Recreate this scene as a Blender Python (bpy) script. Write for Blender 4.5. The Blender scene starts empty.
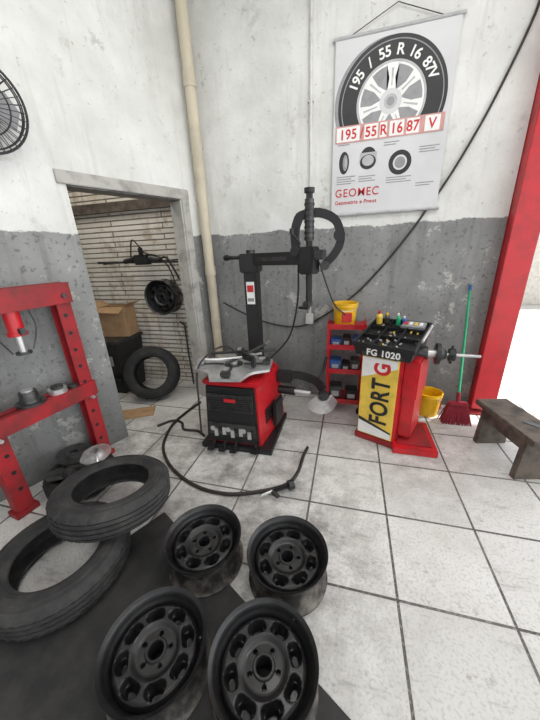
import bpy, bmesh, math, random
from mathutils import Vector, Matrix, noise as mnoise
random.seed(4)
SC=bpy.context.scene; COL=SC.collection
pi=math.pi
SC.view_settings.view_transform='Standard'
# ------------------------------------------------ camera
def make_camera():
    f=290.0; p=math.radians(20.3); yaw=math.radians(15.6); r=math.radians(2.6)
    F=Vector((-math.sin(yaw)*math.cos(p),math.cos(yaw)*math.cos(p),-math.sin(p)))
    R0=Vector((math.cos(yaw),math.sin(yaw),0)); U0=R0.cross(F)
    R=R0*math.cos(r)-U0*math.sin(r); U=R0*math.sin(r)+U0*math.cos(r)
    cam=bpy.data.objects.new('camera',bpy.data.cameras.new('camera')); COL.objects.link(cam)
    M=Matrix((R,U,-F)).transposed().to_4x4(); M.translation=Vector((0,0,1.6)); cam.matrix_world=M
    cam.data.sensor_fit='VERTICAL'; cam.data.sensor_height=36; cam.data.lens=36*f/720; cam.data.clip_start=.05
    SC.camera=cam
make_camera()
# ------------------------------------------------ materials
def nd(nt,t,**k):
    n=nt.nodes.new(t)
    for a,b in k.items(): setattr(n,a,b)
    return n
def base(name):
    m=bpy.data.materials.new(name); m.use_nodes=True; nt=m.node_tree
    return m,nt,nt.nodes['Principled BSDF']
def mixc(nt,fac,a,b):
    n=nd(nt,'ShaderNodeMix',data_type='RGBA')
    for s,v in ((n.inputs[0],fac),(n.inputs[6],a),(n.inputs[7],b)):
        if hasattr(v,'is_linked'): nt.links.new(v,s)
        elif isinstance(v,(int,float)): s.default_value=v
        else: s.default_value=(*v[:3],1)
    return n.outputs[2]
def noise(nt,vec,scale,detail=4,rough=.55):
    n=nd(nt,'ShaderNodeTexNoise'); n.inputs['Scale'].default_value=scale; n.inputs['Detail'].default_value=detail; n.inputs['Roughness'].default_value=rough
    nt.links.new(vec,n.inputs['Vector']); return n.outputs['Fac']
def ramp(nt,v,a,b,lo=0,hi=1):
    n=nd(nt,'ShaderNodeMapRange'); n.inputs[1].default_value=a; n.inputs[2].default_value=b; n.inputs[3].default_value=lo; n.inputs[4].default_value=hi
    nt.links.new(v,n.inputs[0]); return n.outputs[0]
def math_(nt,op,a,b=0.0):
    n=nd(nt,'ShaderNodeMath',operation=op)
    for s,v in ((n.inputs[0],a),(n.inputs[1],b)):
        if hasattr(v,'is_linked'): nt.links.new(v,s)
        else: s.default_value=v
    return n.outputs[0]
def bump(nt,bs,h,strength,dist=.01):
    b=nd(nt,'ShaderNodeBump'); b.inputs['Strength'].default_value=strength; b.inputs['Distance'].default_value=dist
    nt.links.new(h,b.inputs['Height']); nt.links.new(b.outputs[0],bs.inputs['Normal'])
def scaled(nt,vec,s):
    mp=nd(nt,'ShaderNodeMapping'); mp.inputs['Scale'].default_value=s; nt.links.new(vec,mp.inputs[0]); return mp.outputs[0]
def near(nt,pos,c,r0,r1):
    n=nd(nt,'ShaderNodeVectorMath',operation='DISTANCE'); nt.links.new(pos,n.inputs[0]); n.inputs[1].default_value=c
    return ramp(nt,n.outputs['Value'],r0,r1,1,0)
_mc={}
def P(name,c,rough=.5,metal=0.0,c2=None,scale=12,lo=.45,hi=.75,bmp=0,coat=0.0):
    if name in _mc: return _mc[name]
    m,nt,bs=base(name); bs.inputs['Roughness'].default_value=rough; bs.inputs['Metallic'].default_value=metal
    bs.inputs['Coat Weight'].default_value=coat
    tc=nd(nt,'ShaderNodeTexCoord').outputs['Object']
    if c2 is None: c2=tuple(x*.72 for x in c)
    f=noise(nt,tc,scale,5,.6)
    nt.links.new(mixc(nt,ramp(nt,f,lo,hi),c,c2),bs.inputs['Base Color'])
    if bmp: bump(nt,bs,noise(nt,tc,scale*6,3),bmp,.004)
    _mc[name]=m; return m
def wall_mat(name):
    m,nt,bs=base(name)
    pos=nd(nt,'ShaderNodeNewGeometry').outputs['Position']
    sp=nd(nt,'ShaderNodeSeparateXYZ'); nt.links.new(pos,sp.inputs[0]); z=sp.outputs[2]
    n1=noise(nt,pos,1.6,6,.6); n2=noise(nt,pos,6,8,.7); n3=noise(nt,pos,28,5,.65); n4=noise(nt,pos,3.1,10,.78)
    drip=noise(nt,scaled(nt,pos,(9,9,.7)),1.0,6,.65)
    white=mixc(nt,ramp(nt,n1,.40,.68),(.74,.74,.72),(.57,.57,.54))
    white=mixc(nt,ramp(nt,drip,.54,.74,0,.45),white,(.42,.41,.37))
    white=mixc(nt,ramp(nt,n2,.58,.68,0,.45),white,(.40,.39,.35))
    white=mixc(nt,ramp(nt,n4,.625,.645,0,.6),white,(.38,.37,.34))
    white=mixc(nt,ramp(nt,n3,.64,.71,0,.65),white,(.26,.25,.22))
    grey=mixc(nt,ramp(nt,n1,.35,.66),(.19,.195,.195),(.29,.295,.285))
    grey=mixc(nt,ramp(nt,drip,.50,.70,0,.65),grey,(.13,.13,.125))
    grey=mixc(nt,ramp(nt,n4,.585,.60,0,.8),grey,(.47,.46,.43))
    grey=mixc(nt,ramp(nt,n2,.62,.66,0,.5),grey,(.38,.37,.34))
    grey=mixc(nt,ramp(nt,n3,.57,.65,0,.7),grey,(.09,.09,.085))
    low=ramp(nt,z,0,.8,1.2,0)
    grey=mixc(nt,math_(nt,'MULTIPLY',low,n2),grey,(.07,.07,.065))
    edge=math_(nt,'ADD',z,math_(nt,'MULTIPLY',math_(nt,'SUBTRACT',n4,.5),.12))
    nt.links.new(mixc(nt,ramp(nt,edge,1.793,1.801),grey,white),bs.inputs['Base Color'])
    bs.inputs['Roughness'].default_value=.7
    bump(nt,bs,math_(nt,'ADD',n2,math_(nt,'MULTIPLY',n3,.4)),.55,.014)
    return m
def floor_mat(name):
    m,nt,bs=base(name)
    pos=nd(nt,'ShaderNodeNewGeometry').outputs['Position']
    mp=nd(nt,'ShaderNodeMapping'); mp.inputs['Location'].default_value=(-.30+4.9,-1.02+5,0); nt.links.new(pos,mp.inputs[0])
    br=nd(nt,'ShaderNodeTexBrick'); br.offset=0; br.squash=1
    for k,v in (('Scale',1),('Mortar Size',.0075),('Mortar Smooth',.25),('Brick Width',.49),('Row Height',.5),('Bias',0)): br.inputs[k].default_value=v
    br.inputs['Color1'].default_value=(.70,.69,.67,1); br.inputs['Color2'].default_value=(.60,.59,.57,1); br.inputs['Mortar'].default_value=(.06,.055,.05,1)
    nt.links.new(mp.outputs[0],br.inputs['Vector'])
    n1=noise(nt,pos,75,3,.6); n2=noise(nt,pos,2.2,6,.65); n3=noise(nt,pos,12,8,.72); n6=noise(nt,pos,5,8,.75)
    sc=noise(nt,scaled(nt,pos,(2.2,9,1)),1.3,8,.75)
    c=mixc(nt,ramp(nt,n1,.51,.63,0,.5),br.outputs['Color'],(.38,.37,.35))
    c=mixc(nt,ramp(nt,n2,.48,.72,0,.5),c,(.42,.40,.37))
    c=mixc(nt,ramp(nt,n3,.58,.68,0,.6),c,(.23,.22,.20))
    c=mixc(nt,ramp(nt,sc,.57,.66,0,.45),c,(.19,.18,.165))
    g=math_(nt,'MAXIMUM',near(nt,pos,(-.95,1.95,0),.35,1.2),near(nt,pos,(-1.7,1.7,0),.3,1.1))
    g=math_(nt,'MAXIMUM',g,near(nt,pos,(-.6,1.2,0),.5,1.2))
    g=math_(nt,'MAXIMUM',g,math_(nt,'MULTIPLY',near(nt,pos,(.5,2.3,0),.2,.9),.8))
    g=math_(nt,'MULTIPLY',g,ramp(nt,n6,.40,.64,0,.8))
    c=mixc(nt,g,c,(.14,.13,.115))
    nt.links.new(c,bs.inputs['Base Color']); bs.inputs['Roughness'].default_value=.45
    h=math_(nt,'SUBTRACT',math_(nt,'MULTIPLY',n1,.25),br.outputs['Fac'])
    bump(nt,bs,h,.35,.007)
    return m
def brick_mat(name):
    m,nt,bs=base(name)
    tc=nd(nt,'ShaderNodeTexCoord').outputs['Object']
    mp=nd(nt,'ShaderNodeMapping'); mp.inputs['Rotation'].default_value=(pi/2,0,0); nt.links.new(tc,mp.inputs[0])
    br=nd(nt,'ShaderNodeTexBrick'); br.offset=.5
    for k,v in (('Scale',1),('Mortar Size',.010),('Mortar Smooth',1.0),('Brick Width',1.4),('Row Height',.058)): br.inputs[k].default_value=v
    br.inputs['Color1'].default_value=(.76,.73,.67,1); br.inputs['Color2'].default_value=(.66,.62,.55,1); br.inputs['Mortar'].default_value=(.28,.24,.19,1)
    nt.links.new(mp.outputs[0],br.inputs['Vector'])
    n2=noise(nt,tc,5,8,.7); d=noise(nt,scaled(nt,tc,(6,6,1.2)),1,6,.7)
    c=mixc(nt,ramp(nt,n2,.52,.64,0,.65),br.outputs['Color'],(.36,.28,.20))
    c=mixc(nt,ramp(nt,d,.54,.66,0,.55),c,(.28,.21,.15))
    nt.links.new(c,bs.inputs['Base Color']); bs.inputs['Roughness'].default_value=.85
    bump(nt,bs,math_(nt,'SUBTRACT',math_(nt,'MULTIPLY',n2,.6),br.outputs['Fac']),.9,.025)
    return m
M_wall=wall_mat('painted_plaster'); M_floor=floor_mat('floor_tile'); M_brick=brick_mat('whitewashed_ribbed_wall')
M_red=P('red_paint',(.54,.010,.018),.38,c2=(.32,.012,.014),scale=6,coat=.2)
M_redworn=P('red_paint_worn',(.34,.014,.02),.5,c2=(.16,.018,.018),scale=7,lo=.4,hi=.7,bmp=.25)
M_wheel=P('wheel_black_paint',(.007,.007,.008),.42,c2=(.018,.017,.016),scale=16,coat=.12)
M_barrel=P('wheel_barrel_bare',(.16,.145,.125),.55,.4,c2=(.03,.028,.026),scale=12,lo=.38,hi=.58)
M_rub=P('tyre_rubber',(.020,.020,.021),.88,c2=(.050,.048,.045),scale=9,lo=.42,hi=.72,bmp=.3)
M_rubd=P('tyre_rubber_dark',(.012,.012,.013),.75,c2=(.03,.03,.028),scale=8,bmp=.2)
M_steel=P('bare_steel',(.68,.68,.68),.33,.7,c2=(.38,.38,.38),scale=8)
M_dsteel=P('oily_steel',(.09,.09,.09),.4,.7,c2=(.03,.028,.025),scale=15)
M_blk=P('black_plastic',(.014,.014,.015),.45)
M_bag=P('black_bag_film',(.012,.012,.013),.28)
M_hose=P('hose_rubber',(.022,.017,.014),.55)
M_pvc=P('cream_pvc',(.56,.50,.38),.45,c2=(.38,.33,.25),scale=3)
M_pvcw=P('white_pvc',(.62,.62,.59),.5)
M_yel=P('yellow_plastic',(.85,.50,.01),.4,c2=(.60,.33,.01))
M_yelp=P('yellow_print',(.80,.56,.08),.4)
M_wht=P('white_print',(.80,.80,.78),.5,c2=(.70,.70,.68))
M_pap=P('poster_vinyl',(.62,.62,.63),.5,c2=(.54,.54,.55),scale=2)
M_prd=P('poster_red',(.55,.02,.025),.5)
M_ppk=P('poster_pink',(.58,.30,.28),.5)
M_pgr=P('poster_grey',(.28,.28,.29),.5)
M_pgl=P('poster_light_grey',(.45,.45,.46),.5)
M_pbk=P('poster_black',(.016,.016,.018),.5)
M_grn=P('green_plastic',(.02,.36,.16),.45)
M_blu=P('blue_plastic',(.03,.12,.38),.45,c2=(.02,.05,.15))
M_wood=P('old_dirty_wood',(.13,.105,.085),.8,c2=(.045,.038,.032),scale=9,lo=.4,hi=.65,bmp=.4)
M_card=P('cardboard',(.40,.25,.13),.85)
M_mat=P('dusty_rubber_mat',(.016,.016,.016),.75,c2=(.045,.042,.04),scale=6,lo=.4,hi=.72,bmp=.35)
M_conc=P('concrete_trim',(.44,.43,.40),.85,c2=(.22,.21,.19),scale=8,bmp=.3)
M_out=P('outside_concrete',(.70,.68,.64),.85,bmp=.1)
M_bld=P('outside_building_render',(.70,.66,.60),.9)
M_brist=P('red_bristles',(.30,.02,.04),.8,c2=(.14,.01,.015),scale=60)
M_ceil=P('ceiling_white',(.66,.66,.64),.9)
# ------------------------------------------------ mesh builder
class MB:
    def __init__(s): s.bm=bmesh.new(); s.mats=[]
    def mi(s,m):
        if m not in s.mats: s.mats.append(m)
        return s.mats.index(m)
    def _fin(s,faces,m):
        i=s.mi(m)
        for f in faces: f.material_index=i; f.smooth=True
    def box(s,c,size,m,M=None,bev=0.0,rz=0.0):
        t=bmesh.new(); bmesh.ops.create_cube(t,size=1)
        bmesh.ops.scale(t,vec=size,verts=t.verts)
        if bev: bmesh.ops.bevel(t,geom=list(t.edges),offset=bev,segments=2,affect='EDGES')
        X=Matrix.Translation(c)@Matrix.Rotation(rz,4,'Z')
        if M is not None: X=M@X
        s.merge(t,X,m)
    def merge(s,t,X,m):
        t.transform(X)
        mp={v:s.bm.verts.new(v.co) for v in t.verts}
        fs=[]
        for f in t.faces:
            try: fs.append(s.bm.faces.new([mp[v] for v in f.verts]))
            except ValueError: pass
        s._fin(fs,m); t.free()
    def hexa(s,pts,m,M=None):
        vs=[s.bm.verts.new((M@Vector(p)) if M is not None else Vector(p)) for p in pts]
        fs=[s.bm.faces.new([vs[i] for i in q]) for q in ((3,2,1,0),(4,5,6,7),(0,1,5,4),(1,2,6,5),(2,3,7,6),(3,0,4,7))]
        s._fin(fs,m)
    def cyl(s,a,b,r1,m,r2=None,seg=24,cap=True,M=None):
        a=Vector(a); b=Vector(b); r2=r1 if r2 is None else r2
        d=(b-a); q=d.to_track_quat('Z','Y').to_matrix().to_4x4()
        X=Matrix.Translation((a+b)/2)@q
        if M is not None: X=M@X
        t=bmesh.new(); bmesh.ops.create_cone(t,cap_ends=cap,segments=seg,radius1=max(r1,1e-4),radius2=max(r2,1e-4),depth=d.length)
        s.merge(t,X,m)
    def lathe(s,prof,m,seg=64,X=None,closed=False,fn=None,mats=None):
        X=X or Matrix.Identity(4); n=len(prof); rings=[]
        for k in range(seg):
            a=2*pi*k/seg; ring=[]
            for j,(r,z) in enumerate(prof):
                if fn: r,z=fn(k,j,r,z)
                ring.append(s.bm.verts.new(X@Vector((r*math.cos(a),r*math.sin(a),z))))
            rings.append(ring)
        for k in range(seg):
            A=rings[k]; B=rings[(k+1)%seg]
            for j in range(n if closed else n-1):
                j2=(j+1)%n
                f=s.bm.faces.new((A[j],B[j],B[j2],A[j2]))
                s._fin([f],mats[j] if mats else m)
    def tube(s,pts,r,m,seg=10,sub=8,rect=None,M=None):
        pts=[Vector(p) for p in pts]
        if sub>1 and len(pts)>2:
            o=[]; e=[pts[0]*2-pts[1]]+pts+[pts[-1]*2-pts[-2]]
            for i in range(1,len(e)-2):
                for k in range(sub):
                    t=k/sub; a,b,c,d=e[i-1:i+3]
                    o.append(.5*((2*b)+(c-a)*t+(2*a-5*b+4*c-d)*t*t+(3*b-a-3*c+d)*t**3))
            o.append(pts[-1]); pts=o
        if M is not None: pts=[M@p for p in pts]
        T=[(pts[min(i+1,len(pts)-1)]-pts[max(i-1,0)]).normalized() for i in range(len(pts))]
        up=Vector((0,0,1)) if abs(T[0].z)<.9 else Vector((1,0,0))
        N=(up-T[0]*up.dot(T[0])).normalized(); rings=[]
        for i,p in enumerate(pts):
            N=(N-T[i]*N.dot(T[i])).normalized(); Bn=T[i].cross(N)
            if rect: ring=[p+N*x*rect[0]+Bn*y*rect[1] for x,y in ((-1,-1),(1,-1),(1,1),(-1,1))]
            else: ring=[p+N*math.cos(2*pi*k/seg)*r+Bn*math.sin(2*pi*k/seg)*r for k in range(seg)]
            rings.append([s.bm.verts.new(q) for q in ring])
        fs=[]
        for A,B in zip(rings,rings[1:]):
            for k in range(len(A)): fs.append(s.bm.faces.new((A[k],A[(k+1)%len(A)],B[(k+1)%len(A)],B[k])))
        fs.append(s.bm.faces.new(rings[0][::-1])); fs.append(s.bm.faces.new(rings[-1]))
        s._fin(fs,m)
    def prism(s,poly,z0,z1,m,M=None):
        f=(lambda p:M@Vector(p)) if M is not None else Vector
        a=[s.bm.verts.new(f((x,y,z0))) for x,y in poly]; b=[s.bm.verts.new(f((x,y,z1))) for x,y in poly]
        n=len(a); fs=[s.bm.faces.new(a[::-1]),s.bm.faces.new(b)]
        for i in range(n): fs.append(s.bm.faces.new((a[i],a[(i+1)%n],b[(i+1)%n],b[i])))
        s._fin(fs,m)
    def done(s,name,X=None,ang=35,parent=None):
        bmesh.ops.recalc_face_normals(s.bm,faces=s.bm.faces)
        me=bpy.data.meshes.new(name); s.bm.to_mesh(me); s.bm.free()
        for m in s.mats: me.materials.append(m)
        me.set_sharp_from_angle(angle=math.radians(ang))
        o=bpy.data.objects.new(name,me); COL.objects.link(o)
        if X is not None: o.matrix_world=X
        if parent: o.parent=parent
        return o
def T(x,y,z,rz=0,rx=0,ry=0): return Matrix.Translation((x,y,z))@Matrix.Rotation(rz,4,'Z')@Matrix.Rotation(ry,4,'Y')@Matrix.Rotation(rx,4,'X')
def text(body,size,X,m,parent,name,ext=.0006,align='CENTER',bold=0,sx=1,sp=1.06):
    c=bpy.data.curves.new(name,'FONT'); c.body=body; c.size=size; c.extrude=ext; c.align_x=align; c.offset=bold; c.space_character=sp
    o=bpy.data.objects.new(name+'_tmp',c); COL.objects.link(o)
    dg=bpy.context.evaluated_depsgraph_get(); me=bpy.data.meshes.new_from_object(o.evaluated_get(dg)); bpy.data.objects.remove(o)
    me.materials.clear(); me.materials.append(m)
    if sx!=1: me.transform(Matrix.Scale(sx,4,(1,0,0)))
    q=bpy.data.objects.new(name,me); COL.objects.link(q); q.parent=parent; q.matrix_parent_inverse=parent.matrix_world.inverted(); q.matrix_world=X
    return q
# ------------------------------------------------ room shell
K=Vector((-1.50,3.10,0)); D=Vector((-.381,-.925,0)); NO=Vector((-.925,.381,0))
LW=Matrix(((D.x,NO.x,0,K.x),(D.y,NO.y,0,K.y),(0,0,1,0),(0,0,0,1)))
ZT=3.95
b=MB(); b.box((0.5,-.0,-.05),(9.2,6.5,.1),M_floor); b.done('floor')
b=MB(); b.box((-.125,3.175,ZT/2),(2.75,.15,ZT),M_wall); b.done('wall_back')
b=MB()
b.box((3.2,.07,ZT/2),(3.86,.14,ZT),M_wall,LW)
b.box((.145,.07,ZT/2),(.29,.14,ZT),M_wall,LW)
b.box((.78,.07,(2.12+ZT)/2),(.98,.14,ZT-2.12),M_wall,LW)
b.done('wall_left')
b=MB()
b.box((.765,-.008,2.16),(1.13,.02,.085),M_conc,LW,bev=.004)
b.box((.245,-.008,1.06),(.085,.02,2.12),M_conc,LW,bev=.004)
b.box((.298,.07,1.06),(.016,.16,2.12),M_conc,LW)
b.box((.78,.07,2.112),(.98,.16,.016),M_dsteel,LW)
b.done('trim_1')
b=MB(); b.box((-2.85,3.28,ZT/2),(2.9,.12,ZT),M_brick)
b.box((-2.85,3.19,2.17),(2.6,.06,.10),M_wood)
b.done('wall_storeroom_back')
b=MB(); b.box((-4.2,1.4,ZT/2),(.12,3.7,ZT),M_wall); b.done('wall_storeroom_side')
b=MB(); b.box((.4,.1,ZT+.05),(9.2,6.3,.1),M_ceil); b.done('ceiling')
b=MB(); b.box((5,8.25,-.06),(22,10,.1),M_out); b.box((10.1,-3,-.06),(10,12.5,.1),M_out); b.done('ground_outside')
b=MB(); b.box((6,9.5,1.3),(14,.3,2.6),M_bld); b.box((6,9.3,2.7),(14,.7,.12),M_conc); b.box((3.9,9.3,.9),(1.2,.1,1.8),M_pvcw); b.done('building_outside')
b=MB()
b.box((1.34,2.985,2),(.20,.03,3.9),M_red,bev=.004); b.box((1.34,3.10,2),(.05,.22,3.9),M_red); b.box((1.34,3.22,2),(.19,.03,3.9),M_red)
b.box((1.27,3.05,2),(.03,.12,3.9),M_red); b.box((1.34,3.08,.0125),(.24,.3,.025),M_redworn)
b.done('steel_column')
b=MB(); cx,cy=-1.455,2.985
b.cyl((cx,cy,0),(cx,cy,ZT),.05,M_pvc,seg=32)
for z in (.35,1.4,3.0): b.cyl((cx,cy,z),(cx,cy,z+.09),.057,M_pvc,seg=32)
for z in (.9,2.3): b.cyl((cx,cy,z),(cx,cy,z+.02),.054,M_pvc,seg=32)
b.done('drain_pipe')
b=MB(); b.cyl((-.395,3.08,.95),(-.395,3.08,ZT),.014,M_pvcw,seg=16)
for z in (1.2,2.0,2.8,3.6): b.box((-.395,3.085,z),(.05,.025,.02),M_pvcw)
b.box((-.395,3.07,.92),(.08,.055,.11),M_pvcw,bev=.006)
b.done('electrical_conduit')
b=MB(); b.tube([(1.16,3.085,3.3),(1.14,3.085,3.06),(1.0,3.085,2.65),(.86,3.085,2.33),(.70,3.085,2.03),(.43,3.085,1.61),(.10,3.085,1.21),(-.2,3.08,.98),(-.5,3.08,.83),(-.85,3.08,.86),(-1.15,3.06,.98),(-1.36,3.03,1.10)],.009,M_hose)
b.done('wall_cable')
# ------------------------------------------------ poster
def poster():
    b=MB(); x0,x1,z0,z1=-.20,.69,1.90,3.15; Y=3.078
    b.box(((x0+x1)/2,Y,(z0+z1)/2),(x1-x0,.004,z1-z0),M_pap)
    b.cyl((x0-.02,Y,z1),(x1+.02,Y,z1),.012,M_pgl,seg=12); b.cyl((x0-.02,Y,z0),(x1+.02,Y,z0),.012,M_pgl,seg=12)
    b.tube([(x0+.1,Y,z1),(.245,Y,z1+.14),(x1-.1,Y,z1)],.003,M_blk,sub=1)
    def flat(poly,d,m,clip=None):
        t=bmesh.new(); y=Y-.002-d
        f=t.faces.new([t.verts.new((x,y,z)) for x,z in poly])
        bmesh.ops.triangulate(t,faces=[f])
        if clip is not None: bmesh.ops.bisect_plane(t,geom=t.verts[:]+t.edges[:]+t.faces[:],plane_co=(0,0,clip),plane_no=(0,0,-1),clear_outer=True)
        b.merge(t,Matrix.Identity(4),m)
    def circ(cx,cz,r,n=96,sx=1): return [(cx+r*sx*math.cos(2*pi*i/n),cz+r*math.sin(2*pi*i/n)) for i in range(n)]
    cx,cz=.245,2.70; CL=2.575
    flat(circ(cx-.03,cz,.41),.0004,M_pgr,CL)
    flat(circ(cx,cz,.41),.0006,M_pbk,CL); flat(circ(cx,cz,.385),.0010,M_pgr,CL); flat(circ(cx,cz,.378),.0014,M_pbk,CL)
    flat(circ(cx,cz,.262),.0018,M_pgl,CL); flat(circ(cx,cz,.245),.0022,M_wht,CL); flat(circ(cx,cz,.232),.0026,M_pgr,CL)
    for k in range(7):
        a=pi/2+2*pi*k/7
        def pt(r,o): return (cx+r*math.cos(a)-o*math.sin(a),cz+r*math.sin(a)+o*math.cos(a))
        flat([pt(.05,-.035),pt(.15,-.022),pt(.236,-.045),pt(.236,.045),pt(.15,.022),pt(.05,.035)],.0032+.0001*(k%2),M_wht,CL)
        flat([pt(.10,-.004),pt(.21,-.008),pt(.21,.008),pt(.10,.004)],.0036,M_pgl,CL)
    flat(circ(cx,cz,.085),.0040,M_pap,CL); flat(circ(cx,cz,.05),.0044,M_pgl,CL); flat(circ(cx,cz,.03),.0048,M_pgr,CL)
    flat([(x0+.02,2.455),(x1-.03,2.455),(x1-.03,2.578),(x0+.02,2.578)],.0036,M_ppk)
    for (a,c) in ((-.17,.02),(.055,.165),(.18,.235),(.255,.365),(.385,.48),(.52,.63)):
        flat([(a,2.465),(c,2.465),(c,2.568),(a,2.568)],.0040,M_wht)
    flat(circ(-.10,2.31,.085,48,.5),.0006,M_pbk); flat(circ(-.09,2.31,.06,48,.35),.0010,M_pgr); flat(circ(-.085,2.31,.035,48,.3),.0014,M_pgl)
    flat(circ(.10,2.33,.08,48,.85),.0006,M_pbk); flat([(.03,2.30),(.17,2.30),(.17,2.37),(.03,2.37)],.0010,M_pgl); flat(circ(.10,2.30,.055,48,1.2),.0014,M_pbk); flat(circ(.10,2.31,.04,48,1.2),.0018,M_pgl)
    flat(circ(.36,2.27,.09,48),.0006,M_pbk); flat(circ(.36,2.27,.055,48),.0010,M_pap); flat(circ(.36,2.27,.042,48),.0014,M_pgr)
    for (lx,lz,w,n) in ((-.16,2.20,.16,4),(.03,2.19,.14,3),(.26,2.16,.2,3),(.5,2.36,.15,3),(.5,2.10,.14,2),(.22,2.42,.12,2),(-.16,2.44,.1,1)):
        for i in range(n): flat([(lx,lz-i*.018),(lx+w*(1-.2*(i%2)),lz-i*.018),(lx+w*(1-.2*(i%2)),lz-i*.018+.008),(lx,lz-i*.018+.008)],.0006,M_pgr)
    o=b.done('wall_poster')
    s="195 / 55 R 16 87V"; n=len(s); span=math.radians(132)
    for i,ch in enumerate(s):
        if ch==' ': continue
        a=pi/2+span/2-span*i/(n-1); r=.288
        X=Matrix.Translation((cx+r*math.cos(a),Y-.0045,cz+r*math.sin(a)))@Matrix.Rotation(-(a-pi/2),4,'Y')@Matrix.Rotation(pi/2,4,'X')
        text(ch,.095,X,M_wht,o,'letter_%d'%i,bold=.002)
    R=Matrix.Rotation(pi/2,4,'X')
    for body,xx in (("195",-.075),("/",.036),("55",.11),("R",.208),("16",.31),("87",.432),("V",.575)):
        text(body,.10,Matrix.Translation((xx,Y-.0068,2.482))@R,M_prd,o,'code_'+body.replace('/','slash'),bold=.002,sx=.92)
    text("GEOMEC",.092,Matrix.Translation((-.17,Y-.004,2.045))@R,M_prd,o,'headline',align='LEFT',bold=.0004,sp=1.12,sx=.95)
    text("Geometria e Pneus",.044,Matrix.Translation((-.17,Y-.004,1.985))@R,M_prd,o,'subtitle',align='LEFT',bold=.0005)
poster()
# ------------------------------------------------ tyres and wheels
def tyre(name,Rr,rin,w,X,m=M_rub,seg=180,parent=None):
    h=w/2; d=Rr-rin
    side=[(rin,-.74*h),(rin+.004,-.84*h),(rin+.012,-.9*h),(rin+.022,-.93*h),(rin+.026,-.98*h),(rin+.30*d,-1.0*h),(rin+.32*d,-1.04*h),(rin+.55*d,-1.04*h),(rin+.57*d,-1.0*h),(rin+.72*d,-.95*h),(rin+.74*d,-.97*h),(Rr-.022,-.85*h),(Rr-.011,-.76*h),(Rr-.005,-.66*h)]
    tread=[]
    for g in (-.50,-.17,.17,.50):
        e=.050
        tread+=[((Rr if abs(g)<.3 else Rr-.001),(g-e)*h),(Rr-.010,(g-e*.8)*h),(Rr-.010,(g+e*.8)*h),(Rr,(g+e)*h)]
    top=[(r,-z) for r,z in side[::-1]]
    ins=[(rin+.006,.68*h),(rin+.3*d,.86*h),(rin+.7*d,.84*h),(Rr-.02,.6*h),(Rr-.016,0),(Rr-.02,-.6*h),(rin+.7*d,-.84*h),(rin+.3*d,-.86*h),(rin+.006,-.68*h)]
    prof=side+tread+top+ins; ns=len(side); nt_=len(tread)
    def fn(k,j,r,z):
        if k%4==0 and (ns-2<=j<ns+1 or ns+nt_-1<=j<ns+nt_+2): r-=.0045
        if k%4==2 and (ns+3<=j<=ns+12) and r>Rr-.005: r-=.003
        return r,z
    b=MB(); b.lathe(prof,m,seg,closed=True,fn=fn)
    return b.done(name,X,ang=28,parent=parent)
def rim_mesh(b,X=None,sc=1.0,nwin=8):
    X=X or Matrix.Identity(4)
    X=X@Matrix.Scale(sc,4)
    A=[(.170,.112),(.174,.122),(.182,.135),(.189,.150),(.1925,.168),(.198,.173),(.204,.178),(.209,.182),(.2105,.176),(.208,.168),(.201,.164),(.196,.160),(.194,.135),(.182,.125),(.174,.10),(.172,.075),(.188,.05),(.194,.02),(.203,.012),(.210,.008),(.209,0),(.198,.004),(.189,.012),(.184,.045),(.168,.07),(.168,.108)]
    mats=[M_wheel]*10+[M_barrel]*11+[M_wheel]*5
    b.lathe(A,M_wheel,96,X,closed=True,mats=mats)
    prof=[(.024,.085),(.0285,.095),(.0300,.130),(.033,.135),(.040,.135),(.045,.128),(.072,.126),(.080,.128),(.092,.138),(.100,.142),(.150,.140),(.160,.134),(.167,.122),(.171,.110)]
    def z0(r):
        for (a,za),(c,zc) in zip(prof,prof[1:]):
            if r<=c: t=(r-a)/(c-a); return za+(zc-za)*t
        return prof[-1][1]
    rs=sorted(set([p[0] for p in prof]+[.05+.0035*i for i in range(35)]+[.0315,.036]))
    rs=[r for r in rs if r<=.171]
    seg=240; grid=[]
    def ss(t): t=max(0,min(1,t)); return t*t*(3-2*t)
    for k in range(seg):
        th=2*pi*k/seg; row=[]
        for r in rs:
            z=z0(r)
            a=(th%(2*pi/nwin))-pi/nwin; dx=(r-.128)/.024; dy=(r*a)/.038
            q=(abs(dx)**2.4+abs(dy)**2.4)**(1/2.4)
            z-=.032*ss((1.12-q)/.36)+.03*ss((.70-q)/.2)
            al=((th+.3)%(2*pi/5))-pi/5; q2=math.hypot(r-.058,r*al)/.0075
            if q2<1.25: z-=.02*ss((1.25-q2)/.4)
            row.append(b.bm.verts.new(X@Vector((r*math.cos(th),r*math.sin(th),z))))
        grid.append(row)
    fs=[]
    for k in range(seg):
        Aa=grid[k]; Bb=grid[(k+1)%seg]
        for j in range(len(rs)-1):
            fs.append(b.bm.faces.new((Aa[j],Bb[j],Bb[j+1],Aa[j+1])))
    b._fin(fs,M_wheel)
    b.cyl(X@Vector((.176,0.03,.150)),X@Vector((.180,.03,.166)),.004,M_blk,seg=8)
def wheel(X,name='steel_wheel'):
    b=MB(); rim_mesh(b,sc=.98); return b.done(name,X,ang=40)
for (x,y,a) in ((-.70,1.0,.4),(-.24,1.02,1.1),(-.675,.53,.2),(-.242,.585,.9)):
    wheel(T(x,y,.004,a))
tyre('car_tyre',.335,.205,.175,T(-1.43,.76,.096))
tyre('car_tyre',.325,.205,.170,T(-1.325,1.075,.276)@Matrix.Rotation(math.radians(-9),4,Vector((.99,.10,0)))@Matrix.Rotation(.5,4,'Z'))
b=MB()
u=Vector((-.88,.475)); w=Vector((-.475,-.88)); c0=Vector((.55,.32)); L=1.90
c1=c0+u*L
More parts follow.
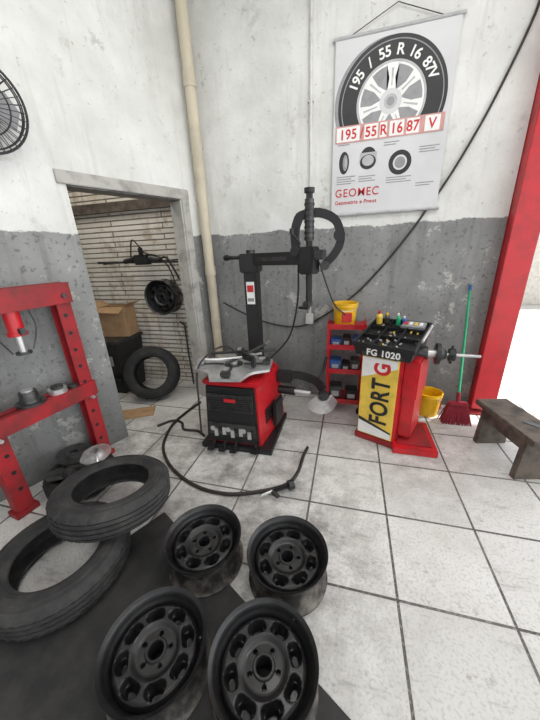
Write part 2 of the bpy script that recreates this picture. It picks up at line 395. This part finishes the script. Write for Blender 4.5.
b.prism([tuple(c0+w*1.7),tuple(c0),tuple(c1),tuple(c1+w*1.7)][::-1],0.0,.004,M_mat)
b.done('rubber_floor_mat')
# ------------------------------------------------ hydraulic press
def press():
    M=T(-2.045,1.33,0,math.radians(81.7)); b=MB(); hs=.31
    for sx in (-1,1):
        x=sx*hs
        b.box((x,-.035,.73),(.10,.012,1.42),M_redworn,M); b.box((x,.035,.73),(.10,.012,1.42),M_redworn,M)
        b.box((x+sx*.044,0,.73),(.012,.07,1.42),M_redworn,M)
        b.box((x,0,.02),(.14,.11,.04),M_redworn,M,bev=.004)
        for z in [.2+.13*i for i in range(9)]: b.cyl((x-sx*.01,-.043,z),(x-sx*.01,-.0405,z),.014,M_blk,M=M,seg=16); b.cyl((x-sx*.01,.0405,z),(x-sx*.01,.043,z),.014,M_blk,M=M,seg=16)
    for y in (-.052,.052):
        b.box((0,y,1.395),(.74,.02,.14),M_redworn,M,bev=.003); b.box((0,y,.645),(.74,.02,.11),M_redworn,M,bev=.003)
        b.box((0,y*.8,1.46),(.74,.045,.012),M_redworn,M); b.box((0,y*.8,.70),(.74,.045,.012),M_redworn,M)
    for x in (-.31,.31): b.cyl((x,-.085,.585),(x,.085,.585),.013,M_steel,M=M); b.cyl((x,-.075,1.38),(x,.075,1.38),.016,M_dsteel,M=M)
    b.cyl((0,0,1.33),(0,0,1.19),.045,M_red,M=M); b.cyl((0,0,1.19),(0,0,1.17),.055,M_red,M=M); b.cyl((0,0,1.17),(0,0,1.06),.022,M_steel,M=M); b.cyl((0,0,1.06),(0,0,1.045),.045,M_dsteel,M=M); b.box((0,-.05,1.20),(.03,.05,.04),M_dsteel,M)
    b.box((0,0,1.34),(.3,.12,.02),M_redworn,M)
    for x,y in ((-.1,.0),(.1,.0)): b.tube([(x,y,1.33),(x*1.15,y,1.2),(x*.6,y,1.06)],.005,M_dsteel,M=M,sub=6)
    b.cyl((-.06,0,.706),(-.06,0,.725),.085,M_dsteel,M=M); b.cyl((-.06,0,.725),(-.06,0,.80),.06,M_dsteel,M=M,r2=.05); b.cyl((-.06,0,.80),(-.06,0,.81),.035,M_steel,M=M)
    b.cyl((.12,0,.706),(.12,0,.74),.06,M_steel,M=M); b.cyl((.12,0,.74),(.12,0,.76),.04,M_dsteel,M=M); b.cyl((.22,-.02,.706),(.22,-.02,.73),.035,M_dsteel,M=M)
    b.done('hydraulic_press')
press()
tyre('small_tyre',.235,.15,.14,T(-1.90,1.33,.0745),M_rubd,seg=88)
b=MB(); X=T(-1.90,1.33,.150)
b.lathe([(.03,0),(.13,0),(.13,.012),(.075,.012),(.07,.045),(.03,.045)],M_dsteel,48,X,closed=True)
b.lathe([(.03,0),(.11,0),(.11,.010),(.06,.010),(.055,.04),(.03,.04)],M_steel,48,X@T(.07,.10,.046,rx=.1),closed=True)
b.lathe([(.03,0),(.12,0),(.12,.012),(.06,.012),(.055,.03),(.03,.03)],M_dsteel,48,X@T(-.09,.06,.05,ry=.15),closed=True)
b.cyl(X@Vector((-.08,-.1,.02)),X@Vector((.09,-.12,.06)),.03,M_dsteel)
b.box((-.02,-.15,.05),(.12,.07,.05),M_dsteel,X,bev=.01,rz=.5)
b.tube([(.02,.02,.03),(.12,.05,.09),(.18,0,.05),(.12,-.06,.04)],.012,M_steel,M=X)
b.done('brake_disc_pile')
# ------------------------------------------------ wall fan
def fan():
    d=Vector((.80,-.50,-.28)).normalized()
    c=Vector((-2.02,1.50,2.43)); q=d.to_track_quat('Z','Y').to_matrix().to_4x4(); X=Matrix.Translation(c)@q; b=MB(); R=.225
    for zz,rr in ((0,R),(.05,R*.9),(-.05,R*.93),(.085,R*.62),(.10,R*.33),(-.09,R*.5)):
        b.tube([X@Vector((rr*math.cos(2*pi*k/48),rr*math.sin(2*pi*k/48),zz)) for k in range(49)],.004 if zz else .007,M_blk,seg=6,sub=1)
    for k in range(36):
        a=2*pi*k/36; ca,sa=math.cos(a),math.sin(a)
        b.tube([X@Vector((R*f*ca,R*f*sa,z)) for f,z in ((.2,.105),(.5,.095),(.8,.065),(.95,.03),(1,0),(.95,-.04),(.75,-.07),(.35,-.10))],.0022,M_blk,seg=5,sub=2)
    b.cyl(X@Vector((0,0,.10)),X@Vector((0,0,.112)),.055,M_pgr); b.cyl(X@Vector((0,0,-.14)),X@Vector((0,0,-.08)),.055,M_blk); b.cyl(X@Vector((0,0,-.06)),X@Vector((0,0,.05)),.035,M_blk)
    for k in range(3):
        a0=2*pi*k/3
        pts=[(.03,a0-.35,.02),(.18,a0-.55,.035),(.195,a0,0),(.17,a0+.5,-.03),(.03,a0+.4,-.02)]
        t=bmesh.new(); vs=[t.verts.new((r*math.cos(a),r*math.sin(a),z)) for r,a,z in pts]; f=t.faces.new(vs); bmesh.ops.triangulate(t,faces=[f]); b.merge(t,X,M_pgr)
    e=X@Vector((0,0,-.12)); wy=1.54; wx=-2.777+.412*wy
    b.tube([e,((e.x+wx)/2+.02,wy,2.40),(wx+.02,wy,2.36)],.014,M_blk,sub=4)
    b.box((wx+.02,wy,2.35),(.025,.09,.14),M_blk,rz=math.radians(-22),bev=.005)
    b.done('wall_fan')
fan()
# ------------------------------------------------ tyre changer
def changer():
    b=MB(); z0,z1=.05,.60
    b.hexa([(-1.15,1.97,z0),(-.66,1.97,z0),(-.58,2.52,z0),(-1.18,2.52,z0),(-1.12,1.99,z1),(-.68,1.99,z1),(-.62,2.50,z1),(-1.14,2.50,z1)],M_red)
    b.box((-.88,2.24,.025),(.64,.64,.05),M_blk,bev=.005)
    b.box((-.90,2.24,.615),(.50,.54,.035),M_red,bev=.01)
    b.hexa([(-1.145,1.95,.07),(-.675,1.95,.07),(-.675,1.975,.07),(-1.145,1.975,.07),(-1.115,1.965,.585),(-.695,1.965,.585),(-.695,1.99,.585),(-1.115,1.99,.585)],M_blk)
    b.box((-.905,1.948,.20),(.43,.015,.12),M_dsteel,bev=.003)
    for i in range(6): b.cyl((-1.08+.07*i,1.942,.20),(-1.08+.07*i,1.935,.20),.022,M_blk if i%2 else M_steel,seg=16)
    for i in range(5): b.box((-1.05+.075*i,1.936,.165+.02*(i%2)),(.03,.012,.07),M_steel,rz=.1)
    b.box((-.905,1.950,.45),(.40,.012,.16),M_dsteel,bev=.003); b.box((-.90,1.940,.48),(.10,.008,.03),M_prd)
    for i in range(7): b.box((-.905,1.943,.39+.017*i),(.36,.008,.006),M_blk)
    b.box((-.72,1.96,.34),(.03,.02,.5),M_blk,bev=.004)
    for i in range(5): b.box((-.632,2.2,.2+.03*i),(.012,.2,.012),M_blk,rz=-.13)
    for i,x in enumerate((-1.08,-.98,-.88)):
        b.tube([(x,2.0,.09),(x,1.92,.06),(x,1.89,.055)],.012,M_blk,sub=3); b.box((x,1.88,.045),(.06,.08,.015),M_blk,bev=.004)
    b.tube([(-.72,2.0,.09),(-.70,1.92,.06)],.012,M_blk,sub=2); b.box((-.70,1.90,.045),(.06,.08,.015),M_blk,bev=.004)
    # turntable
    cx,cy=-.93,2.17
    b.cyl((cx,cy,.63),(cx,cy,.69),.12,M_dsteel)
    Mt=T(cx,cy,0,.15)
    star=[]
    for k in range(4):
        a=k*pi/2
        for da,r in ((-.36,.345),(.36,.345),(pi/4-.10,.265),(pi/4+.10,.265)): star.append((r*math.cos(a+da),r*math.sin(a+da)))
    b.prism(star,.69,.712,M_steel,Mt)
    b.cyl((cx,cy,.712),(cx,cy,.718),.08,M_dsteel,seg=48); b.cyl((cx,cy,.715),(cx,cy,.74),.035,M_steel)
    for k in range(4):
        a=k*pi/2; Mx=Mt@Matrix.Rotation(a,4,'Z')
        b.box((.20,0,.716),(.22,.022,.012),M_dsteel,Mx,bev=.002); b.box((.285,0,.742),(.06,.075,.045),M_dsteel if k!=2 else M_steel,Mx,bev=.008); b.box((.25,0,.767),(.05,.035,.018),M_steel,Mx,bev=.003)
    b.tube([(-1.12,2.02,.80),(-1.0,2.08,.785),(-.8,2.14,.80),(-.66,2.12,.84)],.010,M_steel,sub=6)
    b.tube([(-1.18,2.25,.77),(-.98,2.3,.775),(-.75,2.28,.80),(-.60,2.36,.79)],.014,M_blk,sub=6)
    b.tube([(-.95,2.06,.76),(-.82,2.2,.80),(-.68,2.3,.86)],.013,M_blk,sub=6)
    b.box((-.78,2.12,.80),(.14,.05,.05),M_blk,bev=.01,rz=-.6); b.box((-.72,2.08,.77),(.035,.04,.09),M_blk,bev=.01,rz=-.6)
    b.tube([(-.86,2.14,.80),(-1.0,2.2,.86),(-1.12,2.14,.82),(-1.2,2.02,.70),(-1.19,1.95,.4),(-1.22,1.97,.1)],.008,M_hose,sub=8)
    # tower
    b.box((-.875,2.63,.06),(.34,.26,.12),M_red,bev=.01)
    b.box((-.87,2.63,.80),(.12,.13,1.48),M_blk,bev=.008)
    b.box((-.87,2.62,1.52),(.17,.17,.16),M_blk,bev=.01)
    b.box((-.87,2.562,1.26),(.075,.004,.20),M_wht); b.box((-.87,2.559,1.30),(.06,.003,.06),M_prd); b.box((-.87,2.559,1.20),(.06,.003,.03),M_pgr)
    b.cyl((-.87,2.63,1.6),(-.87,2.63,1.63),.04,M_dsteel)
    a=Vector((-.87,2.60,1.55)); e=Vector((-.31,2.36,1.55)); d=(e-a).normalized(); ang=math.atan2(d.y,d.x); Ma=Matrix.Translation(a)@Matrix.Rotation(ang,4,'Z'); L=(e-a).length
    b.box((L/2-.02,0,.0),(L,.085,.10),M_blk,Ma,bev=.008)
    b.box((L*.45,-.046,0),(.3,.006,.03),M_dsteel,Ma)
    b.cyl((-.30,0,.02),(0,0,.02),.018,M_dsteel,M=Ma); b.cyl((-.31,0,.02),(-.28,0,.02),.028,M_blk,M=Ma)
    b.box((L+.0,0,-.02),(.12,.12,.20),M_blk,Ma,bev=.01); b.box((L+.09,0,.02),(.08,.07,.07),M_dsteel,Ma,bev=.006)
    b.cyl((L,0,-.33),(L,0,.46),.024,M_blk,M=Ma,seg=6); b.cyl((L,0,.44),(L,0,.47),.038,M_blk,M=Ma); b.cyl((L,0,.12),(L,0,.40),.034,M_dsteel,M=Ma,seg=16)
    for i in range(7): b.cyl((L,0,.13+.038*i),(L,0,.145+.038*i),.038,M_blk,M=Ma,seg=16)
    b.box((L,-.02,-.35),(.05,.09,.05),M_dsteel,Ma,bev=.01); b.box((L-.01,-.06,-.375),(.09,.05,.02),M_blk,Ma,bev=.006)
    b.tube([(L-.04,-.06,.10),(L-.09,-.10,.18)],.008,M_blk,M=Ma,sub=1); b.cyl((L-.09,-.10,.17),(L-.09,-.10,.21),.016,M_blk,M=Ma)
    b.tube([(-.415,2.40,1.58),(-.425,2.40,1.72),(-.405,2.40,1.81),(-.37,2.40,1.85),(-.24,2.40,1.86),(-.13,2.40,1.81),(-.085,2.40,1.72),(-.085,2.40,1.64),(-.13,2.40,1.56),(-.19,2.40,1.50)],.03,M_blk,sub=3,rect=(.030,.030))
    b.cyl((-.42,2.34,1.60),(-.42,2.46,1.60),.035,M_blk); b.cyl((-.19,2.34,1.49),(-.19,2.46,1.49),.035,M_dsteel); b.cyl((-.09,2.36,1.70),(-.09,2.44,1.70),.042,M_blk)
    b.tube([(-.24,2.40,1.52),(-.12,2.42,1.2),(-.02,2.5,1.08)],.006,M_hose,sub=6)
    b.tube([(-.40,2.40,1.50),(-.42,2.46,1.2),(-.50,2.55,.9),(-.62,2.62,.72),(-.8,2.6,.55)],.008,M_hose,sub=8)
    # bead breaker
    b.box((-.55,2.46,.50),(.14,.10,.10),M_blk,bev=.01)
    b.tube([(-.58,2.47,.50),(-.42,2.50,.50),(-.26,2.48,.46),(-.18,2.42,.40)],.03,M_blk,sub=5,rect=(.032,.022))
    b.cyl((-.60,2.46,.36),(-.30,2.42,.36),.022,M_steel); b.cyl((-.62,2.46,.36),(-.45,2.44,.36),.04,M_blk)
    b.tube([(-.24,2.5,.45),(-.20,2.54,.55),(-.17,2.56,.68)],.014,M_blk,sub=4)
    Mb=T(-.18,2.38,.30,math.radians(-70))
    b.tube([(-.02,-.11,.02),(.01,-.06,-.03),(.02,0,-.045),(.01,.06,-.03),(-.02,.11,.02)],.02,M_steel,M=Mb,sub=5,rect=(.07,.012))
    b.box((0,0,.06),(.05,.08,.10),M_blk,Mb,bev=.01)
    b.box((-.585,2.30,.22),(.03,.20,.24),M_blk,rz=-.11,bev=.01)
    b.done('tyre_changer')
changer()
# ------------------------------------------------ wheel balancer
def balancer():
    rz=math.radians(-24); M=T(.42,2.22,0,rz); b=MB()
    b.box((-.16,.21,.43),(.32,.42,.76),M_red,M,bev=.012)
    b.box((-.165,-.006,.43),(.29,.014,.72),M_yelp,M,bev=.002)
    PX=M@Matrix.Translation((0,-.0135,0))@Matrix.Rotation(pi/2,4,'X')
    b.prism([(-.305,.60),(-.03,.72),(-.03,.785),(-.305,.785)],.0,.003,M_wht,PX)
    b.prism([(-.305,.08),(-.03,.08),(-.03,.13),(-.305,.20)],.0,.003,M_wht,PX)
    b.prism([(-.305,.20),(-.03,.13),(-.03,.145),(-.305,.23)],.0,.003,M_pbk,PX)
    b.box((.58,2.38,.03),(.34,.44,.06),M_red,bev=.006); b.box((-.16,.22,.03),(.35,.46,.058),M_redworn,M,bev=.006)
    b.box((.58,2.38,.064),(.26,.34,.008),M_redworn,bev=.003)
    b.box((.05,.22,.62),(.12,.34,.34),M_red,M,bev=.015)
    b.box((.05,.22,.28),(.10,.30,.36),M_red,M,bev=.01)
    s0=Vector((.50,2.42,.80))
    b.cyl(s0,s0+Vector((.12,-.01,0)),.055,M_dsteel); b.cyl(s0+Vector((.12,-.01,0)),s0+Vector((.20,-.015,0)),.03,M_steel)
    b.cyl(s0+Vector((.18,-.015,0)),s0+Vector((.205,-.017,0)),.085,M_blk); b.cyl(s0+Vector((.205,-.017,0)),s0+Vector((.25,-.02,0)),.065,M_blk,r2=.035)
    b.cyl(s0+Vector((.2,-.017,0)),s0+Vector((.48,-.04,0)),.012,M_steel); b.cyl(s0+Vector((.27,-.022,0)),s0+Vector((.31,-.025,0)),.05,M_blk)
    for k in range(4):
        a=k*pi/2; b.cyl(s0+Vector((.29,-.024+.04*math.cos(a),.04*math.sin(a))),s0+Vector((.29,-.024+.07*math.cos(a),.07*math.sin(a))),.011,M_blk,seg=10)
    H=M@Matrix.Translation((-.15,.2,.80))@Matrix.Scale(.86,4,(1,0,0))
    b.hexa([(-.24,-.24,0),(.24,-.24,0),(.24,.24,0),(-.24,.24,0),(-.26,-.25,.07),(.26,-.25,.07),(.26,.25,.17),(-.26,.25,.17)],M_blk,H)
    tilt=math.atan2(.10,.50); HT=H@Matrix.Translation((0,0,.122))@Matrix.Rotation(tilt,4,'X')
    for x,y,sx,sy in ((0,-.25,.54,.02),(0,.25,.54,.02),(-.26,0,.02,.5),(.26,0,.02,.5),(-.09,0,.012,.48),(.09,.0,.012,.48),(0,-.08,.52,.012),(0,.09,.52,.012)): b.box((x,y,.015),(sx,sy,.035),M_blk,HT,bev=.003)
    random.seed(2)
    cols=[M_steel,M_pgl,M_yelp,M_dsteel,M_dsteel,M_steel,M_pgr]
    for i in range(70):
        x=random.uniform(-.24,.24); y=random.uniform(-.22,.23)
        if min(abs(x+.09),abs(x-.09))<.02 or min(abs(y+.08),abs(y-.09))<.02: continue
        b.box((x,y,.012+random.random()*.01),(random.uniform(.012,.035),.012,.012),random.choice(cols),HT,rz=random.random()*3)
    b.box((.13,.165,.03),(.20,.11,.03),M_pgr,HT,bev=.004)
    for i in range(4): b.box((.06+.045*i,.165,.048),(.028,.05,.006),(M_red,M_wht,M_yelp,M_wht)[i],HT)
    for (x,y,r,h,m,c) in ((-.20,.17,.030,.13,M_yelp,M_red),(-.13,.19,.026,.11,M_dsteel,M_yel),(-.02,.18,.022,.12,M_grn,M_wht),(.03,.20,.022,.09,M_blu,M_wht)):
        b.cyl((x,y,.02),(x,y,h*.7),r,m,M=HT,seg=20); b.cyl((x,y,h*.7),(x,y,h*.85),r,m,M=HT,r2=r*.4,seg=20); b.cyl((x,y,h*.85),(x,y,h),r*.45,c,M=HT,seg=12)
    b.cyl((.28,-.1,.03),(.28,.2,.03),.012,M_steel,M=HT)
    b.box((0,-.243,.035),(.36,.004,.055),M_dsteel,H)
    o=b.done('wheel_balancer')
    Rx=Matrix.Rotation(pi/2,4,'X')
    RR=Rx@Matrix.Rotation(pi/2,4,'Z')
    text("FORT",.20,M@Matrix.Translation((-.075,-.018,.20))@RR,M_pbk,o,'brand_lettering',align='LEFT',bold=.005,sx=.80)
    text("G",.17,M@Matrix.Translation((-.085,-.018,.645))@RR,M_prd,o,'brand_letter',align='LEFT',bold=.006,sx=.85)
    text("FG 1020",.07,M@Matrix.Translation((-.14,-.052,.815))@Rx,M_wht,o,'type_lettering',bold=.002)
balancer()
# ------------------------------------------------ tool trolley, buckets
b=MB(); x0,x1,y0,y1=-.17,.16,2.74,3.03
for x in (x0,x1):
    for y in (y0,y1): b.box((x,y,.49),(.025,.025,.84),M_red); b.cyl((x,y-.012,.035),(x,y+.012,.035),.035,M_blk)
for z in (.12,.45,.70,.90):
    b.box(((x0+x1)/2,(y0+y1)/2,z),(x1-x0+.02,y1-y0+.02,.012),M_red)
    b.box(((x0+x1)/2,y0-.012,z+.02),(x1-x0+.03,.006,.05),M_red); b.box((x1+.012,(y0+y1)/2,z+.02),(.006,y1-y0+.02,.05),M_red); b.box((x0-.012,(y0+y1)/2,z+.02),(.006,y1-y0+.02,.05),M_red)
for (x,z,m,w,h) in ((-.10,.456,M_blu,.11,.11),(.0,.456,M_blk,.08,.08),(.09,.456,M_dsteel,.09,.12),(-.10,.706,M_blu,.10,.08),(.0,.706,M_blk,.08,.10),(.09,.706,M_blu,.07,.10),(-.09,.126,M_dsteel,.12,.16),(.07,.126,M_blk,.12,.12)):
    b.box((x,y0+.10,z+h/2),(w,.15,h),m,bev=.008); b.box((x,y0+.022,z+h*.5),(w*.6,.006,h*.35),M_pgl)
b.done('tool_trolley')
def bucket(name,X,r,h):
    b=MB(); b.lathe([(.0005,0),(r*.82,0),(r*.84,.01),(r*.97,h*.86),(r*1.03,h*.86),(r*1.03,h*.9),(r,h*.92),(r,h*.97),(r*1.05,h*.97),(r*1.05,h),(r*.96,h),(r*.80,.02),(.0005,.02)],M_yel,48)
    b.tube([(r*1.05*math.cos(a),-r*.95*math.sin(a),h*.88-.35*r*math.sin(a)) for a in [pi*i/12 for i in range(13)]],.003,M_steel,seg=6,sub=1)
    b.box((0,-r*.86,h*.42),(r*.8,.03,h*.42),M_prd,bev=.004)
    return b.done(name,X)
bucket('yellow_bucket',T(-.03,2.88,.907,.2),.115,.215)
bucket('yellow_bucket',T(.82,2.90,0,1.9),.118,.24)
# ------------------------------------------------ broom
b=MB(); bx=1.04; e0=Vector((bx,2.78,.22)); e1=Vector((bx+.02,3.06,1.20))
b.cyl(e0,e1,.011,M_grn,seg=14); b.cyl(e1,e1+(e1-e0).normalized()*.05,.014,M_blu,seg=14); b.cyl(e0-(e1-e0).normalized()*.03,e0+(e1-e0).normalized()*.08,.018,M_brist,seg=14)
b.box((bx,2.77,.19),(.17,.06,.045),M_brist,bev=.012)
for i in range(26):
    for j in range(5):
        u_=(i/25-.5); v_=(j/4-.5)
        b.cyl((bx+u_*.16,2.77+v_*.05,.17),(bx+u_*.25+random.uniform(-.008,.008),2.76+v_*.11,.002),.005,M_brist,r2=.004,seg=5)
b.done('push_broom')
# ------------------------------------------------ bench
b=MB(); M=T(1.27,2.28,0,math.radians(-77))
b.box((0,0,.345),(.60,.25,.045),M_wood,M,bev=.006)
for x in (-.21,.21):
    b.prism([(-.12,0),(.12,0),(.10,.325),(-.10,.325)],x-.024,x+.024,M_wood,M@Matrix(((0,0,1,0),(1,0,0,0),(0,1,0,0),(0,0,0,1))))
b.box((0,-.09,.28),(.42,.025,.09),M_wood,M); b.box((0,.09,.28),(.42,.025,.09),M_wood,M)
b.box((.1,.03,.3685),(.12,.05,.006),M_dsteel,M,rz=.6)
b.done('wooden_bench')
# ------------------------------------------------ hoses and inflator
b=MB()
hz=.014
b.tube([(-1.60,2.66,hz),(-1.64,2.45,hz),(-1.66,2.2,hz),(-1.60,1.96,hz),(-1.50,1.78,hz),(-1.30,1.60,hz),(-1.02,1.47,hz),(-.75,1.45,hz),(-.50,1.54,hz),(-.36,1.64,hz),(-.31,1.78,hz),(-.30,1.95,hz),(-.28,2.08,hz)],.013,M_hose)
b.tube([(-1.25,2.06,hz),(-1.35,2.12,hz),(-1.5,2.12,hz),(-1.58,2.22,hz),(-1.70,2.24,hz),(-1.80,2.12,hz)],.012,M_hose)
b.done('air_hose')
b=MB(); X=T(-.40,1.55,.012,.6)
b.box((0,0,.03),(.12,.03,.03),M_blk,X,bev=.008); b.cyl((.06,0,.034),(.10,0,.034),.034,M_blk,M=X,seg=20); b.box((-.05,-.03,.024),(.03,.07,.024),M_dsteel,X,bev=.006,rz=.4); b.cyl((-.06,0,.03),(-.14,0,.018),.009,M_steel,M=X)
b.done('tyre_inflator')
# ------------------------------------------------ storeroom contents
Xt=T(-2.22,2.72,.315,0)@Matrix.Rotation(math.radians(22),4,'Z')@Matrix.Rotation(math.radians(68),4,'X')
tyre('leaning_tyre',.315,.19,.20,Xt,M_rubd,seg=88)
def hung():
    b=MB(); X=T(-2.17,3.205,1.15)@Matrix.Rotation(pi/2,4,'X')
    rim_mesh(b,X,.98); b.cyl((-2.17,3.22,1.34),(-2.17,3.10,1.345),.008,M_steel); b.done('hanging_steel_wheel')
hung()
b=MB()
b.cyl((-3.0,3.10,1.57),(-1.82,3.10,1.55),.014,M_dsteel)
for x in (-2.9,-1.95): b.box((x,3.15,1.56),(.03,.14,.03),M_dsteel)
b.box((-2.35,3.09,1.585),(.20,.10,.11),M_blk,bev=.015); b.cyl((-2.25,3.09,1.60),(-2.12,3.09,1.58),.035,M_dsteel); b.cyl((-2.45,3.09,1.60),(-2.6,3.09,1.57),.028,M_blk); b.box((-2.33,3.05,1.67),(.05,.04,.10),M_blk,bev=.01)
b.tube([(-2.5,3.08,1.62),(-2.42,3.06,1.80),(-2.3,3.08,1.66),(-2.14,3.07,1.62),(-2.02,3.08,1.50),(-1.96,3.09,1.30)],.008,M_hose,sub=8)
b.tube([(-2.12,3.06,1.58),(-2.02,3.06,1.6),(-1.95,3.07,1.48),(-1.9,3.08,1.36)],.012,M_hose,sub=8)
b.done('wall_mounted_tool_rail')
ox=-.12
b=MB(); b.hexa([(-2.93+ox,2.72,0),(-2.55+ox,2.72,0),(-2.55+ox,3.1,0),(-2.93+ox,3.1,0),(-2.98+ox,2.68,.66),(-2.50+ox,2.68,.66),(-2.50+ox,3.14,.66),(-2.98+ox,3.14,.66)],M_blk)
b.box((-2.74+ox,2.91,.68),(.52,.5,.04),M_dsteel,bev=.01); b.box((-2.74+ox,2.67,.45),(.3,.02,.12),M_pgr,bev=.004); b.box((-2.74+ox,2.69,.2),(.36,.02,.03),M_dsteel)
b.done('plastic_bin')
def open_box(x,y,z,s,rz,ry=0):
    b=MB(); X=T(x,y,z+.003,rz,ry=ry); w_,d_,h_=s
    for p,q in (((0,-d_/2,h_/2),(w_,.006,h_)),((0,d_/2,h_/2),(w_,.006,h_)),((-w_/2,0,h_/2),(.006,d_,h_)),((w_/2,0,h_/2),(.006,d_,h_)),((0,0,.004),(w_,d_,.006))): b.box(p,q,M_card,X)
    b.hexa([(-w_/2,-d_/2-.10,h_-.04),(w_/2,-d_/2-.10,h_-.06),(w_/2,-d_/2,h_),(-w_/2,-d_/2,h_),(-w_/2,-d_/2-.10,h_-.035),(w_/2,-d_/2-.10,h_-.055),(w_/2,-d_/2,h_+.005),(-w_/2,-d_/2,h_+.005)],M_card,X)
    b.hexa([(w_/2,-d_/2,h_),(w_/2+.09,-d_/2,h_+.05),(w_/2+.09,d_/2,h_+.04),(w_/2,d_/2,h_),(w_/2,-d_/2,h_+.005),(w_/2+.09,-d_/2,h_+.055),(w_/2+.09,d_/2,h_+.045),(w_/2,d_/2,h_+.005)],M_card,X)
    b.hexa([(-w_/2-.09,-d_/2,h_+.06),(-w_/2,-d_/2,h_),(-w_/2,d_/2,h_),(-w_/2-.09,d_/2,h_+.05),(-w_/2-.09,-d_/2,h_+.065),(-w_/2,-d_/2,h_+.005),(-w_/2,d_/2,h_+.005),(-w_/2-.09,d_/2,h_+.055)],M_card,X)
    b.done('cardboard_box')
open_box(-2.78,2.99,.70,(.32,.24,.36),.15)
def bag(x,y,z,r,h,sd):
    b=MB(); t=bmesh.new(); bmesh.ops.create_icosphere(t,subdivisions=5,radius=1)
    for v in t.verts:
        c=v.co.copy(); n_=mnoise.noise(c*2.2+Vector((sd,0,0)))*.22+abs(mnoise.noise(c*5+Vector((0,sd,0))))*.14
        k=1+n_; zz=c.z
        rr=k*(1 if zz<.3 else 1-.55*(zz-.3))
        v.co=Vector((c.x*r*rr,c.y*r*rr,max((c.z*.5+.42)*h*(1+n_*.4),0)))
    b.merge(t,Matrix.Identity(4),M_bag)
    b.done('garbage_bag',T(x,y,z),ang=60)
bag(-2.76,2.46,0,.15,.30,1.3)
b=MB(); b.box((-2.25,2.28,.008),(.50,.2,.012),M_card,rz=.5); b.done('cardboard_sheet')
b=MB(); b.tube([(-1.95,3.14,0.0),(-1.96,3.14,.5),(-1.97,3.16,.80)],.010,M_dsteel,sub=2); b.tube([(-1.97,3.155,.80),(-2.0,3.12,.84),(-1.97,3.08,.86)],.010,M_dsteel,sub=3); b.done('steel_pry_bar')
# ------------------------------------------------ lights
W=bpy.data.worlds.new('sky'); SC.world=W; W.use_nodes=True; nt=W.node_tree; bg=nt.nodes['Background']; bg.inputs[0].default_value=(.94,.97,1,1)
g=nd(nt,'ShaderNodeTexCoord').outputs['Generated']; sp=nd(nt,'ShaderNodeSeparateXYZ'); nt.links.new(g,sp.inputs[0])
nt.links.new(ramp(nt,sp.outputs[0],-.1,.9,.55,3.1),bg.inputs[1])
def area(name,loc,rot,sx,sy,e,col=(1,1,1)):
    l=bpy.data.lights.new(name,'AREA'); l.shape='RECTANGLE'; l.size=sx; l.size_y=sy; l.energy=e; l.color=col
    o=bpy.data.objects.new(name,l); COL.objects.link(o); o.location=loc; o.rotation_euler=rot
area('ceiling_fill',(.3,1.6,3.85),(0,0,0),2.4,.5,34,(1,.985,.96))  # unseen fill light added under the ceiling to brighten the room
area('ceiling_fill',(-.1,-.4,3.85),(0,0,0),2.4,.5,26,(1,.985,.96))  # second added fill, out of view near the camera
area('storeroom_fill',(-2.7,2.3,3.2),(0,0,0),.8,.8,17,(1,.93,.82))  # unseen fill added to lift the pale storeroom wall
sl=bpy.data.lights.new('sun','SUN'); so=bpy.data.objects.new('sun',sl); COL.objects.link(so); sl.energy=6; sl.angle=.02
so.rotation_euler=Vector((.5,.1,.8)).to_track_quat('Z','Y').to_euler()
